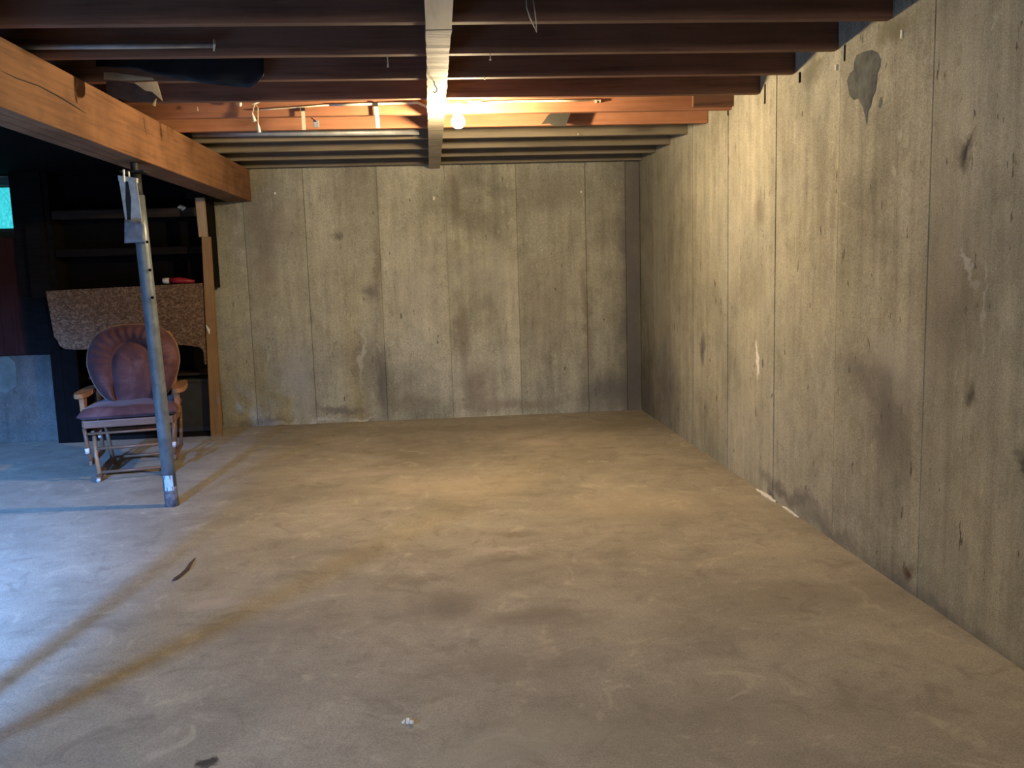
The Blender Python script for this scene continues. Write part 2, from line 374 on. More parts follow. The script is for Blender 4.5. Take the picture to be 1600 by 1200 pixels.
# mortar patch, lime streak and slots on the right wall
def wall_blob(name, pts, d, mat, parent, x=XR):
    bm = bmesh.new(); P = [at(px, py, 0, x) for px, py in pts]
    c = sum(P, Vector()) / len(P)
    o = [bm.verts.new(p + Vector((.002, 0, 0))) for p in P]
    m = [bm.verts.new(p.lerp(c, .12) + Vector((-d, 0, 0))) for p in P]
    i2 = [bm.verts.new(p.lerp(c, .5) + Vector((-d * random.uniform(.9, 1.6), 0, 0))) for p in P]
    cc = bm.verts.new(c + Vector((-d * 1.3, 0, 0))); n = len(P)
    for k in range(n):
        j = (k + 1) % n
        bm.faces.new((o[k], o[j], m[j], m[k])); bm.faces.new((m[k], m[j], i2[j], i2[k])); bm.faces.new((i2[k], i2[j], cc))
    return obj(name, bm, mat, parent)
wall_blob('mortar_patch', [(1338,83),(1350,77),(1364,74),(1374,78),(1380,90),(1379,102),(1374,112),(1373,128),(1371,142),(1366,154),(1363,168),(1358,178),(1356,200),(1353,185),(1349,170),(1345,163),(1341,156),(1333,158),(1326,150),(1324,136),(1322,126),(1327,113),(1333,108),(1334,95)], .005, M['mortar'], wr)
wall_blob('mortar_patch', [(1376,152),(1379,150),(1380,160),(1376,170),(1373,168)], .003, M['mortar'], wr)
for px, py0, py1 in [(1250, 113, 129), (1321, 70, 95), (1196, 132, 162), (1138, 172, 180)]:
    a = at(px, py0, 0, XR); b = at(px, py1, 0, XR)
    obj('tie_slot', B(XR - .0035, XR + .004, a.y - .007, a.y + .007, b.z, a.z), M['void'], wr)
for px, py0, py1 in [(1308, 101, 110), (1411, 47, 60)]:
    a = at(px, py0, 0, XR); b = at(px, py1, 0, XR)
    obj('snapped_tie', B(XR - .008, XR + .004, a.y - .005, a.y + .005, b.z, a.z), M['lime'], wr)
for px, py, h in [(678, 310, .03), (908, 300, .02), (430, 302, .018)]:
    a = at(px, py, 1, YB)
    obj('snapped_tie', B(a.x - .007, a.x + .007, YB - .012, YB + .004, a.z - h / 2, a.z + h / 2, bev=.002), M['lime'], wb)
# lime crust along the foot of the right wall
bm = bmesh.new()
A = at(1165, 766, 2, 0); Bq = at(1203, 787, 2, 0)
pts = []
for i in range(13):
    f = i / 12; p = A.lerp(Bq, f); pts.append((XR - .012 + random.uniform(-.008, .004), p.y, .004))
tube(bm, pts, [.004 + .012 * math.sin(math.pi * i / 12) * random.uniform(.6, 1) for i in range(13)], 6)
obj('lime_crust', bm, M['lime'], wr)
bm = bmesh.new()
tube(bm, [(XR - .008 + random.uniform(-.004, .003), 4.28 - i * .035, .004) for i in range(7)], [.003, .008, .006, .009, .006, .007, .003], 6)
obj('lime_crust', bm, M['lime'], wr)

# ceiling: subfloor with its joists
cl = tag(obj('ceiling', B(XL - .2, XR + .2, YN - .2, YB + .2, ZT, ZT + .03), M['subfloor']), kind='structure')
S0, DS, JT = 3.285, .459, .042
for k in range(-9, 10):
    y = S0 + k * DS
    if y < YN + .05: continue
    mat = M['joist_orange'] if k in (4, 5) else (M['joist_grey'] if k >= 6 else M['joist_brown'])
    dz = random.uniform(-.002, .002)
    bm = bmesh.new()
    box(bm, XL, XR - .002, y, y + JT, ZJ + dz, ZT, bev=.003)
    obj('joist', bm, mat, cl)
obj('shade_sheet', B(XL, -1.80, YN, YB, ZJ - .010, ZJ - .0045), M['void'], cl)  # added black sheet, stands in for the shade left of the beam
# short sister block at the wall end of the joist behind the bulb
obj('joist_block', B(1.50, XR - .002, S0 + 4*DS - .036, S0 + 4*DS - .001, ZJ + .012, ZT - .02, bev=.002), M['joist_brown'], cl)

# basement window at the left end of the back wall
bm = bmesh.new()
fw = .05
box(bm, WX0, WX1, yb0 + .02, yb0 + .07, WZ0, WZ0 + .012); box(bm, WX0, WX1, yb0 + .02, yb0 + .07, WZ1 - .012, WZ1)
box(bm, WX0, WX0 + .02, yb0 + .02, yb0 + .07, WZ0 + .012, WZ1 - .012); box(bm, WX1 - .012, WX1, yb0 + .02, yb0 + .07, WZ0 + .012, WZ1 - .012)
M['winframe'] = plain('green_window_casing', (.10, .13, .11), .7)
win = tag(obj('window_1', bm, M['winframe']), kind='structure')
obj('pane', B(WX0 + .015, WX1 - .01, yb0 + .04, yb0 + .046, WZ0 + .01, WZ1 - .01), M['glass'], win)
bm = bmesh.new()
box(bm, WX0 - .06, WX1 + .055, YB - .02, yb0 + .018, WZ0 - .075, WZ0 - .001, bev=.003)
obj('sill', bm, M['winframe'], win)
bm = bmesh.new()
box(bm, WX1 + .001, WX1 + .05, YB - .018, yb0 + .018, WZ0, WZ1 + .001); box(bm, WX0 - .05, WX1 + .05, YB - .018, yb0 + .018, WZ1 + .001, WZ1 + .05)
box(bm, WX0 - .05, WX0 - .001, YB - .018, yb0 + .018, WZ0, WZ1 + .001)
obj('casing', bm, M['winframe'], win)

# ------------------------------------------------------------------ beam, boards, post
XB, ZBm = -1.571, 1.917
bt = empty('ceiling_beam', (XB - .1, 3.1, ZBm))
tag(bt, 'long orange brown wooden beam running under the joists above the steel post', 'beam')
bt_loc = bt.location.copy()
def child(name, bm, mat, parent, smooth=False):
    """part given in world coordinates"""
    o = obj(name, bm, mat, parent, smooth)
    L = Matrix.LocRotScale(parent.location, parent.rotation_euler, None)
    o.data.transform(L.inverted()); return o
for i in range(3):
    d = i * .066
    bm = bmesh.new()
    box(bm, XB - d - .0645, XB - d, YN + .01, YB - .012 if i else YB - .006, ZBm, ZJ - .003, bev=.004)
    child('beam_ply', bm, M['beam'], bt)
# end block that widens the beam seat at the back wall
bm = B(-1.985, XB - .199, 7.10, YB - .006, ZBm + .002, ZJ - .003, bev=.004)
child('end_block', bm, M['darkwood'], bt)
# crack in the beam face
bm = bmesh.new()
c0 = [at(x, y, 0, XB - .0005) for x, y in [(0,110),(25,122),(60,134),(90,150),(115,165),(135,178)]]
tube(bm, [p for p in c0], [.001, .003, .003, .0035, .004, .001], 5)
child('crack', bm, M['darkmetal'], bt)
bm = bmesh.new()
tube(bm, [at(x, y, 0, XB - .0005) for x, y in [(224,183),(226,198),(229,213)]], [.003, .003, .001], 5)
child('crack', bm, M['darkmetal'], bt)

# furring boards up the middle of the ceiling
def furring(y0, y1, z0, z1, x0, x1, mat, rough):
    bm = bmesh.new(); n = int((y1 - y0) / .05); L = []
    for i in range(n + 1):
        y = y0 + (y1 - y0) * i / n; f = i / n
        cx = -.1 * 0 + x0 + (x1 - x0) * f; j = rough
        w0 = cx - .047 + random.uniform(-j, j); w1 = cx + .047 + random.uniform(-j, j); zz = z0 + random.uniform(-j, j) * .4
        L.append([bm.verts.new(p) for p in ((w0, y, zz), (w1, y, zz), (w1, y, z1), (w0, y, z1))])
    for a, b in zip(L, L[1:]):
        for k in range(4): bm.faces.new((a[k], a[(k+1) % 4], b[(k+1) % 4], b[k]))
    bm.faces.new(L[0][::-1]); bm.faces.new(L[-1])
    return obj('furring_board', bm, mat)
tag(furring(-1.15, 3.30, ZJ - .024, ZJ - .003, .045, .024, M['furring2'], .0), 'smooth pale furring board across the joists nearest the top of the picture', 'board', 'furring boards under the joists')
fb = tag(furring(3.31, 7.49, ZJ - .024, ZJ - .003, .024, -.026, M['furring'], .0025), 'rough splintered pale furring board running past the bulb to the back wall', 'board', 'furring boards under the joists')
# hook
bm = bmesh.new(); hz = ZJ - .026
h0 = at(678, 128, 2, hz); pts = [h0 + Vector(v) for v in [(0, 0, .004), (.002, 0, -.012), (.008, .001, -.022), (.013, .002, -.031), (.012, .003, -.041), (.006, .003, -.046), (-.001, .003, -.046), (-.006, .003, -.041)]]
tube(bm, pts, .0024, 6)
tag(obj('screw_hook', bm, M['darkmetal'], smooth=True), 'small dark screw hook hanging from the pale furring board', 'hook')

# steel post under the beam
PX, PY = -1.588, 4.936
pt = empty('steel_post', (PX, PY, 0))
tag(pt, 'slightly leaning grey steel support post with perforated tube under the beam', 'post', 'steel posts under the beam')
top = Vector((-1.640, PY, 1.86)); base = Vector((PX, PY, 0)); ax = (top - base)
def pp(z): return base + ax * (z / 1.86)
bm = bmesh.new(); tube(bm, [pp(.11), pp(.5), pp(1.0), pp(1.5), pp(1.74)], .037, 20); child('tube', bm, M['steel'], pt, True)
bm = bmesh.new(); tube(bm, [pp(0), pp(.06), pp(.115)], [.039, .038, .0375], 20); child('rusty_foot', bm, M['rust'], pt, True)['label'] = 'rusty dark foot of the post'
bm = bmesh.new(); c = pp(.135); n = 9
ang = [-2.1 + .11 * i for i in range(13)]
for i, a in enumerate(ang[:-1]):
    for j in range(4):
        z0, z1 = .095 + j * .022, .095 + (j + 1) * .022
        if (i + j * 3) % 7 == 3 and j in (0, 3): continue
        q = [pp(z) + Vector((math.cos(b) * .0385, math.sin(b) * .0385, 0)) for b, z in ((a, z0), (ang[i+1], z0), (ang[i+1], z1), (a, z1))]
        bm.faces.new([bm.verts.new(v) for v in q])
bmesh.ops.remove_doubles(bm, verts=bm.verts, dist=.0005)
child('bare_patch', bm, M['bare'], pt)['label'] = 'light blue bare metal patch near the floor'
bm = bmesh.new(); tube(bm, [pp(1.70), pp(1.86)], .030, 18); child('inner_tube', bm, M['darkmetal'], pt, True)
bm = bmesh.new(); box(bm, top.x - .06, top.x + .065, PY - .06, PY + .06, 1.858, 1.868); child('head_plate', bm, M['darkmetal'], pt)
bm = bmesh.new(); lathe(bm, [(.02, 0), (.02, .045)], (top.x, PY, 1.868), 16); child('jack_screw', bm, M['darkmetal'], pt)
for px, py in [(230, 378), (234, 422), (238, 465)]:
    q = at(px, py, 1, PY - .037)
    bm = bmesh.new(); tube(bm, [q + Vector((0, .006, 0)), q + Vector((0, -.0015, 0))], .0075, 12); child('pin_hole', bm, M['void'], pt)
p2 = pt.copy(); COL.objects.link(p2); p2.location.y = 1.97; p2['label'] = 'steel support post under the beam nearest the camera, left of the picture'
for c_ in list(pt.children):
    d_ = c_.copy(); COL.objects.link(d_); d_.parent = p2
# galvanised bracket hung beside the head of the post
br = empty('post_bracket', (-1.67, PY - .045, 1.50))
tag(br, 'pale slotted metal bracket plate hanging at the head of the steel post', 'bracket')
bm = bmesh.new(); yb_ = PY - .085
A = [at(x, y, 1, yb_) for x, y in [(185,277),(213,281),(222,346),(196,346)]]
prism_any(bm, A, (0, .006, 0)); child('plate', bm, M['plate'], br)
bm = bmesh.new(); prism_any(bm, [at(x, y, 1, yb_ - .001) for x, y in [(196,282),(200,282),(205,312),(204,347),(199,347),(196,312)]], (0, .0005, 0)); child('slot', bm, M['darkmetal'], br)
bm = bmesh.new(); prism_any(bm, [at(x, y, 1, yb_ - .002) for x, y in [(184,274),(213,278),(213,285),(185,282)]], (0, .03, 0)); child('flange', bm, M['plate'], br)
bm = bmesh.new(); tube(bm, [at(194, 284, 1, yb_ - .004), at(193, 265, 1, yb_ - .004)], .006, 8); child('bolt', bm, M['plate'], br)
bm = bmesh.new(); tube(bm, [at(202, 276, 1, yb_ + .01), at(201, 268, 1, yb_ + .01)], .005, 8); child('bolt', bm, M['plate'], br)
bm = bmesh.new()
g = []
q = [at(x, y, 1, yb_ - .006) for x, y in [(195,343),(226,346),(227,378),(196,380)]]
for i in range(7):
    row = []
    for j in range(7):
        p = q[0].lerp(q[1], i / 6).lerp(q[3].lerp(q[2], i / 6), j / 6) + Vector((0, random.uniform(-.006, .004), 0))
        row.append(bm.verts.new(p))
    g.append(row)
for i in range(6):
    for j in range(6): bm.faces.new((g[i][j], g[i+1][j], g[i+1][j+1], g[i][j+1]))
o = child('tape_wrap', bm, M['tape'], br, True); sm = o.modifiers.new('s', 'SOLIDIFY'); sm.thickness = .012; sm.offset = -1
o['label'] = 'crumpled grey tape around the bottom of the bracket'

# ------------------------------------------------------------------ bulb, lampholder, wiring
lp = empty('ceiling_light', (BULB.x, BULB.y, BULB.z))
tag(lp, 'bare glowing light bulb in a white lampholder under the joists', 'lamp')
bm = bmesh.new()
prof = [(.002, -.036), (.012, -.0345), (.022, -.029), (.031, -.019), (.0355, -.006), (.036, .004), (.033, .016), (.026, .028), (.018, .038), (.014, .046)]
lathe(bm, prof, BULB, 28); child('bulb', bm, M['bulb'], lp, True)
bm = bmesh.new(); lathe(bm, [(.0145, .046), (.0150, .052), (.014, .060)], BULB, 20); child('screw_cap', bm, M['plate'], lp, True)
bm = bmesh.new(); lathe(bm, [(.021, .058), (.023, .066), (.030, .074), (.052, .081), (.056, .086), (.056, .098)], BULB, 28); child('lampholder', bm, M['porcelain'], lp, True)
bm = B(BULB.x - .075, BULB.x + .13, BULB.y - .045, BULB.y + .045, BULB.z + .0985, BULB.z + .118, bev=.002); child('mounting_block', bm, M['strap'], lp)
JY = S0 + 4 * DS      # front of the joist behind the bulb
obj_ = obj('cross_block', B(BULB.x - .03, BULB.x + .06, S0 + 3*DS + JT + .001, JY - .001, BULB.z + .1185, BULB.z + .150, bev=.002), M['joist_grey'], cl)
def cable(pts, r, label, grp=None, mat='cable'):
    bm = bmesh.new(); tube(bm, pts, r, 8)
    return tag(obj('electric_cable', bm, M[mat], smooth=True), label, 'cable', grp or 'electric cables by the bulb')
yc = JY - .010
cable([at(516, 164, 1, yc), at(560, 163, 1, yc), at(600, 162, 1, yc), at(652, 160.5, 1, yc), (-.045, yc - .02, 2.212)], .0075, 'bright white cable clipped along the joist left of the bulb')
cable([(BULB.x + .13, BULB.y + .03, BULB.z + .112), at(740, 161, 1, yc), at(800, 158.5, 1, yc), at(870, 157.5, 1, yc), at(930, 156.5, 1, yc)], .0065, 'thin white cable running along the joist right of the bulb')
cable([at(395, 172, 1, yc), at(430, 170, 1, yc), at(475, 167, 1, yc), at(515, 164, 1, yc)], .004, 'thin dull cable between the hanging wire ends and the white cable', mat='strap')
# staple on the right
bm = bmesh.new(); q = at(934, 158, 1, yc)
box(bm, q.x - .014, q.x - .006, q.y - .012, q.y + .009, q.z - .010, q.z + .006); box(bm, q.x + .008, q.x + .016, q.y - .012, q.y + .009, q.z - .008, q.z + .006)
box(bm, q.x - .008, q.x + .010, q.y - .012, q.y - .008, q.z, q.z + .005)
tag(obj('cable_staple', bm, M['nail']), 'small bright staple at the right end of the thin white cable', 'staple')
# hanging straps
for (x0, y0, x1, y1, w, lab) in [(585, 160, 590, 200, .022, 'pale hanging strap, the one nearer the bulb on the orange joist'), (471, 168, 474, 203, .020, 'dull hanging strap, the one farther left on the orange joist')]:
    a = at(x0 + 2, y0, 1, yc - .012); b = at(x1 + 1, y1, 1, yc - .012)
    sp = empty('hanging_strap', tuple(b)); tag(sp, lab, 'strap', 'straps hanging on the orange joist')
    bm = bmesh.new(); v = Vector((w / 2, 0, 0)); m0 = a.lerp(b, .16)
    prism_any(bm, [m0 - v, m0 + v, b + v, b - v], (0, .003, 0)); child('strip', bm, M['strap'], sp)
    bm = bmesh.new(); prism_any(bm, [a - v * 1.1, a + v * 1.1, m0 + v * 1.1, m0 - v * 1.1], (0, .012, 0)); child('clip', bm, M['darkmetal'], sp)
# hanging loose wires with pale ends at left
yw = JY - .03
def wire_end(pts, tip, label):
    bm = bmesh.new(); tube(bm, [at(x, y, 1, yw) for x, y in pts], .0025, 6)
    r = tag(obj('loose_wire', bm, M['strap']), label, 'wire', 'loose wires under the joists')
    bm = bmesh.new(); (x0, y0), (x1, y1) = tip
    tube(bm, [at(x0, y0, 1, yw), at((x0+x1)/2, (y0+y1)/2, 1, yw), at(x1, y1, 1, yw)], [.004, .009, .011], 8)
    obj('wire_cap', bm, M['cable'], r)
wire_end([(398, 163), (396, 170), (394, 178)], ((394, 177), (398, 190)), 'short loose wire with a cream cap under the joists at left')
wire_end([(398, 162), (403, 168), (403, 182), (403, 194)], ((403, 193), (405, 207)), 'longer loose wire with a cream cap, hanging lowest under the joists')
bm = bmesh.new(); tube(bm, [at(394, 163, 1, yw), at(400, 161, 1, yw), at(406, 159, 1, yw)], [.003, .006, .004], 6)
tag(obj('wire_scrap', bm, M['cable']), 'scrap of bent white wire at the joist above the loose wires', 'wire')
bm = bmesh.new(); q = at(375, 161, 1, yw); lathe(bm, [(.002, -.02), (.008, -.016), (.010, -.004), (.008, .012), (.003, .02)], q, 10)
tag(obj('wire_nut', bm, M['cable'], smooth=True), 'small cream wire nut left of the loose wires', 'wire nut')
# small square box behind the straps
bm = bmesh.new(); q = at(494, 193, 1, JY - .004); box(bm, q.x - .016, q.x + .016, q.y - .006, q.y + .003, q.z - .022, q.z + .018, bev=.003)
jb = tag(obj('cable_clip', bm, M['tape']), 'little square metal clip low on the orange joist', 'clip')
bm = bmesh.new(); tube(bm, [at(486, 184, 1, JY - .006), at(490, 187, 1, JY - .012), at(494, 190, 1, JY - .012)], .003, 6); obj('hook_wire', bm, M['darkmetal'], jb)
# nails and hanging bits
def nail(px, py, L, y, label, drop=True):
    q = at(px, py, 1, y); bm = bmesh.new()
    tube(bm, [q + Vector((0, 0, L)), q + Vector((.001, 0, L * .3)), q], [.0016, .0022, .0045], 6)
    return tag(obj('hanging_nail', bm, M['nail']), label, 'nail', 'nails hanging from the joists')
nail(606, 105, .05, 3.72, 'bright nail hanging under a joist left of the furring board')
nail(766, 94, .035, 3.75, 'bright nail hanging under a joist up and right of the bulb')
nail(757, 124, .015, 4.2, 'short bent nail end under the joist just above right of the bulb')
nail(378, 37, .02, 3.29, 'pale nail tip below a joist at upper left')
nail(309, 173, .02, JY - .02, 'pale bent nail low on the joist at the left, near the beam')
nail(406, 122, .02, 4.19, 'bright nail at the corner of the black plastic sheet')
nail(903, 211, .012, 6.0, 'pale nail under the far joists right of the bulb')
bm = bmesh.new()
tube(bm, [at(x, y, 1, 3.26) for x, y in [(822, -6), (823, 12), (828, 28), (835, 42), (838, 50), (838, 38), (836, 20), (832, -6)]], .0022, 6)
tag(obj('wire_loop', bm, M['strap'], smooth=True), 'loop of thin wire hanging from the joists at the top of the picture', 'wire')
# grey conduit at upper left, with its clip
bm = bmesh.new(); a = at(-60, 72, 1, 3.70); b = at(334, 73, 1, 3.70); b.z = a.z = (a.z + b.z) / 2
a.x = -2.4; tube(bm, [a, a.lerp(b, .5), b], .011, 12)
cdn = tag(obj('conduit_pipe', bm, M['conduit'], smooth=True), 'grey conduit pipe along the dark joists at upper left', 'pipe')
bm = bmesh.new(); tube(bm, [at(334, 62, 1, 3.69), at(335, 70, 1, 3.685), at(334, 80, 1, 3.69)], [.003, .006, .003], 6); obj('clip', bm, M['nail'], cdn)
# long grey pipe under the joists left of the board
bm = bmesh.new(); a = at(300, 209, 1, 6.0); b = at(662, 207, 1, 6.0)
q1 = at(262, 210, 1, 5.84); q2 = at(655, 206, 1, 5.84); q1.x = max(q1.x, -1.56); tube(bm, [q1, q1.lerp(q2, .5), q2], .020, 12)
tag(obj('water_pipe', bm, M['conduit'], smooth=True), 'dull grey pipe under the far joists between beam and furring board', 'pipe')
# torn grey flap among the joists right of the bulb
bm = bmesh.new(); yy = S0 + 5 * DS - .16
F = [(846,194),(852,186),(856,180),(862,176),(892,176),(888,186),(884,197),(866,197),(858,193)]
prism_any(bm, [at(x, y, 1, yy) for x, y in F], (0, .004, 0))
q = at(876, 176, 1, yy); box(bm, q.x - .05, q.x + .05, yy + .0045, S0 + 5*DS + .004, q.z - .03, q.z - .026)
tag(obj('torn_flap', bm, M['greyblock']), 'torn grey felt flap hanging between joists right of the bulb', 'felt scrap')

# black plastic sheet at upper left
bm = bmesh.new(); rows = []
for i in range(25):
    f = i / 24; px = 150 + 262 * f
    ylow = 104 + 6 * math.sin(f * 3) + 34 * max(0, (f - .25) / .75) ** .8
    if f > .93: ylow -= 20 * (f - .93) / .07
    r = []
    for j in range(6):
        g_ = j / 5; py = 84 + (ylow - 84) * g_
        p = at(px, py, 1, 4.16 - .025 * g_ + .012 * math.sin(f * 22 + g_ * 2)); r.append(bm.verts.new(p))
    rows.append(r)
for a, b in zip(rows, rows[1:]):
    for j in range(5): bm.faces.new((a[j], b[j], b[j+1], a[j+1]))
o = obj('plastic_sheet', bm, M['blackplastic'], smooth=True); sm = o.modifiers.new('s', 'SOLIDIFY'); sm.thickness = .002
tag(o, 'sagging black plastic sheet stapled across the joists at upper left', 'plastic sheet')
# torn building paper over the beam
tp = empty('torn_paper', tuple(at(250, 158, 1, 4.19))); tag(tp, 'torn cream and brown building paper hanging above the beam', 'paper')
def flap(name, pts, y, mat, flat=0):
    bm = bmesh.new(); P = [(at(x, yy_, 2, 2.170) if i < flat else at(x, yy_, 1, y)) for i, (x, yy_) in enumerate(pts)]
    prism_any(bm, P, (0, .004, 0)); return child(name, bm, M[mat], tp)
flap('cream_flap', [(162,113),(178,113),(205,117),(238,121),(241,125),(190,126),(162,124)], 4.20, 'cream')
flap('cream_flap', [(209,129),(245,127),(250,143),(254,158),(244,149),(237,143),(226,141),(218,135)], 4.195, 'cream')
flap('brown_flap', [(166,127),(190,127),(212,131),(226,142),(238,145),(246,153),(242,160),(205,158),(176,152),(166,142)], 4.198, 'rag')
bm = bmesh.new(); tube(bm, [at(244, 154, 1, 4.19), at(242, 160, 1, 4.19), at(240, 165, 1, 4.19)], [.002, .006, .009], 6); child('paper_tip', bm, M['cream'], tp)

# ------------------------------------------------------------------ framed corner at the back left
YS = 7.10
st = empty('timber_post', (-1.885, YS, 0)); tag(st, 'pine stud post at the right end of the strand board counter', 'post')
bm = bmesh.new(); prism(bm, [(-1.932, 0), (-1.843, 0), (-1.823, 1.612), (-1.887, 1.612)], YS, YS + .04); child('stud', bm, M['stud'], st)
bm = bmesh.new(); prism(bm, [(-1.905, 1.613), (-1.842, 1.613), (-1.845, ZBm), (-1.912, ZBm)], YS - .012, YS + .028); child('upper_block', bm, M['stud_pale'], st)['label'] = 'paler block nailed to the top of the stud'
bm = bmesh.new(); tube(bm, [at(322, 508, 1, YS - .003), at(326, 516, 1, YS - .006), at(327, 522, 1, YS - .003)], [.003, .012, .004], 5); child('torn_chip', bm, M['cable'], st)

ct = empty('counter_frame', (-2.5, YS + .1, 0)); tag(ct, 'strand board fronted counter with dark openings behind the chair', 'counter')
def arc(cx, cz, r, a0, a1, n=6): return [(cx + r * math.cos(math.radians(a0 + (a1 - a0) * i / n)), cz + r * math.sin(math.radians(a0 + (a1 - a0) * i / n))) for i in range(n + 1)]
out = [(-3.115, 1.225), (-1.908, 1.25), (-1.925, .60), (-1.938, .60)] + arc(-1.995, .69, .055, 0, 90) + [(-2.10, .762), (-2.5, .745), (-2.95, .755)] + arc(-2.99, .83, .07, 270, 180)[::1] + [(-3.085, .86)]
bm = bmesh.new(); prism(bm, out, YS - .002, YS + .016); child('apron', bm, M['osb'], ct)['label'] = 'strand board apron with rounded cut-outs'
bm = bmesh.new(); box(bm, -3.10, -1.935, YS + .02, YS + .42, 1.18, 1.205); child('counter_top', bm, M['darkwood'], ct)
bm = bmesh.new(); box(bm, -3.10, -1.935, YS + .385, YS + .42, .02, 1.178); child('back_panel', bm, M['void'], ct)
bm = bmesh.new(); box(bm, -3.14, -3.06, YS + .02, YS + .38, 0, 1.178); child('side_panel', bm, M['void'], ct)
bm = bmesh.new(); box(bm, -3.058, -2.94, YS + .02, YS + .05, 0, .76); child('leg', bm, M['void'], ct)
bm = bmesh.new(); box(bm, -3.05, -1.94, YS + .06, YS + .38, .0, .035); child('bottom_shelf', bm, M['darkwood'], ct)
bm = bmesh.new(); box(bm, -2.9, -1.94, YS + .12, YS + .38, .50, .52); child('inner_shelf', bm, M['railwood'], ct)
bx = empty('storage_box', (-2.08, YS + .2, .036)); tag(bx, 'dark box inside the counter opening right of the chair', 'box')
child('body', B(-2.24, -1.96, YS + .10, YS + .3, .036, .44, bev=.006), M['greyblock'], bx)
child('lid', B(-2.25, -1.95, YS + .095, YS + .305, .441, .47, bev=.005), M['greyblock'], bx)
# upper open framing: rails on the wall
sh = empty('shelf_frame', (-2.5, YS + .3, 1.206)); tag(sh, 'dark open wall shelving above the strand board counter', 'shelf')
for z, m_, w in [(1.80, 'railwood', .06), (1.50, 'darkwood', .05)]:
    child('shelf_board', B(-3.10, -1.92, YS + .22, YS + .40, z, z + .022, bev=.002), M[m_], sh)
    child('rail', B(-3.10, -1.92, YS + .195, YS + .218, z - .01, z + w, bev=.002), M[m_], sh)
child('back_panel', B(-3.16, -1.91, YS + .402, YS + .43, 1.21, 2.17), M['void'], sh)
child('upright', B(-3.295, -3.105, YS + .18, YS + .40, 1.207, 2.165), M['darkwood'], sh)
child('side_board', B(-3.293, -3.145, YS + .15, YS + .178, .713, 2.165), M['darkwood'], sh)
child('upright', B(-1.915, -1.87, YS + .18, YS + .40, 1.207, ZBm - .005), M['darkwood'], sh)
bm = bmesh.new(); q = at(284, 324, 1, YS + .19)
n_ = 9; ring = [bm.verts.new(q + Vector((math.cos(i*6.283/n_) * .035 * random.uniform(.5, 1.2), random.uniform(-.004, 0), math.sin(i*6.283/n_) * .022 * random.uniform(.5, 1.3)))) for i in range(n_)]
cv = bm.verts.new(q + Vector((0, -.012, .004)))
for i in range(n_): bm.faces.new((ring[i], ring[(i+1) % n_], cv))
bm.faces.new(ring[::-1])
tag(obj('cobweb_clump', bm, M['cobweb']), 'small pale dusty clump on the upper shelf rail', 'cobweb')
# caulking tube lying on the counter
tb = empty('caulk_tube', (-2.1, YS + .08, 1.206 + .024)); tag(tb, 'red tube with a white nozzle end lying on the counter edge', 'tube')
yy = YS + .06; z = 1.276
bm = bmesh.new(); tube(bm, [(-2.175, yy, z), (-2.10, yy, z), (-2.06, yy, z - .004), (-1.985, yy, z - .012)], [.026, .026, .023, .012], 14); child('body', bm, M['red'], tb, True)
bm = bmesh.new(); tube(bm, [(-2.232, yy, z), (-2.225, yy, z), (-2.176, yy, z)], [.018, .023, .024], 14); child('end_cap', bm, M['whitepart'], tb, True)
bm = bmesh.new(); box(bm, -2.24, -1.97, YS + .022, YS + .10, 1.206, 1.2485); child('carton', bm, M['darkwood'], tb)
# left of the counter: low concrete ledge wall, maroon panel over it, dark post
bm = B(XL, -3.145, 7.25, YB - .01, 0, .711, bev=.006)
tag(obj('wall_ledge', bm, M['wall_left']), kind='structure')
pnl = empty('wall_panel', (-3.9, 7.3, .713)); tag(pnl, 'dark maroon wood panel standing on the low concrete ledge', 'panel')
child('board', B(XL + .01, -3.40, 7.30, 7.33, .713, 1.655, bev=.002), M['maroon'], pnl)
child('edge_post', B(-3.395, -3.30, 7.28, 7.34, .713, 2.17, bev=.003), M['darkwood'], pnl)
bm = B(XL + .3, -3.49, 7.246, 7.2495, .44, .70)
M['greenpad'] = plain('damp_green_patch', (.095, .105, .085), .9)
out = arc(-3.52, .66, .045, 0, 90, 5); 
bm = bmesh.new(); prism(bm, [(-4.3, .44), (-3.55, .42), (-3.475, .47), (-3.47, .66), (-3.52, .704), (-4.3, .704)], 7.243, 7.2495)
tag(obj('parge_patch', bm, M['greenpad']), 'greenish render patch on the low concrete ledge at far left', 'render patch')

# ------------------------------------------------------------------ glider chair
TH = math.radians(11)
ch = empty('glider_chair', (-2.115, 5.97, 0), TH)
tag(ch, 'wooden glider rocking chair with mauve velvet cushions behind the steel post', 'chair')
def part(name, bm, mat, smooth=False, parent=None): return obj(name, bm, M[mat], parent or ch, smooth)
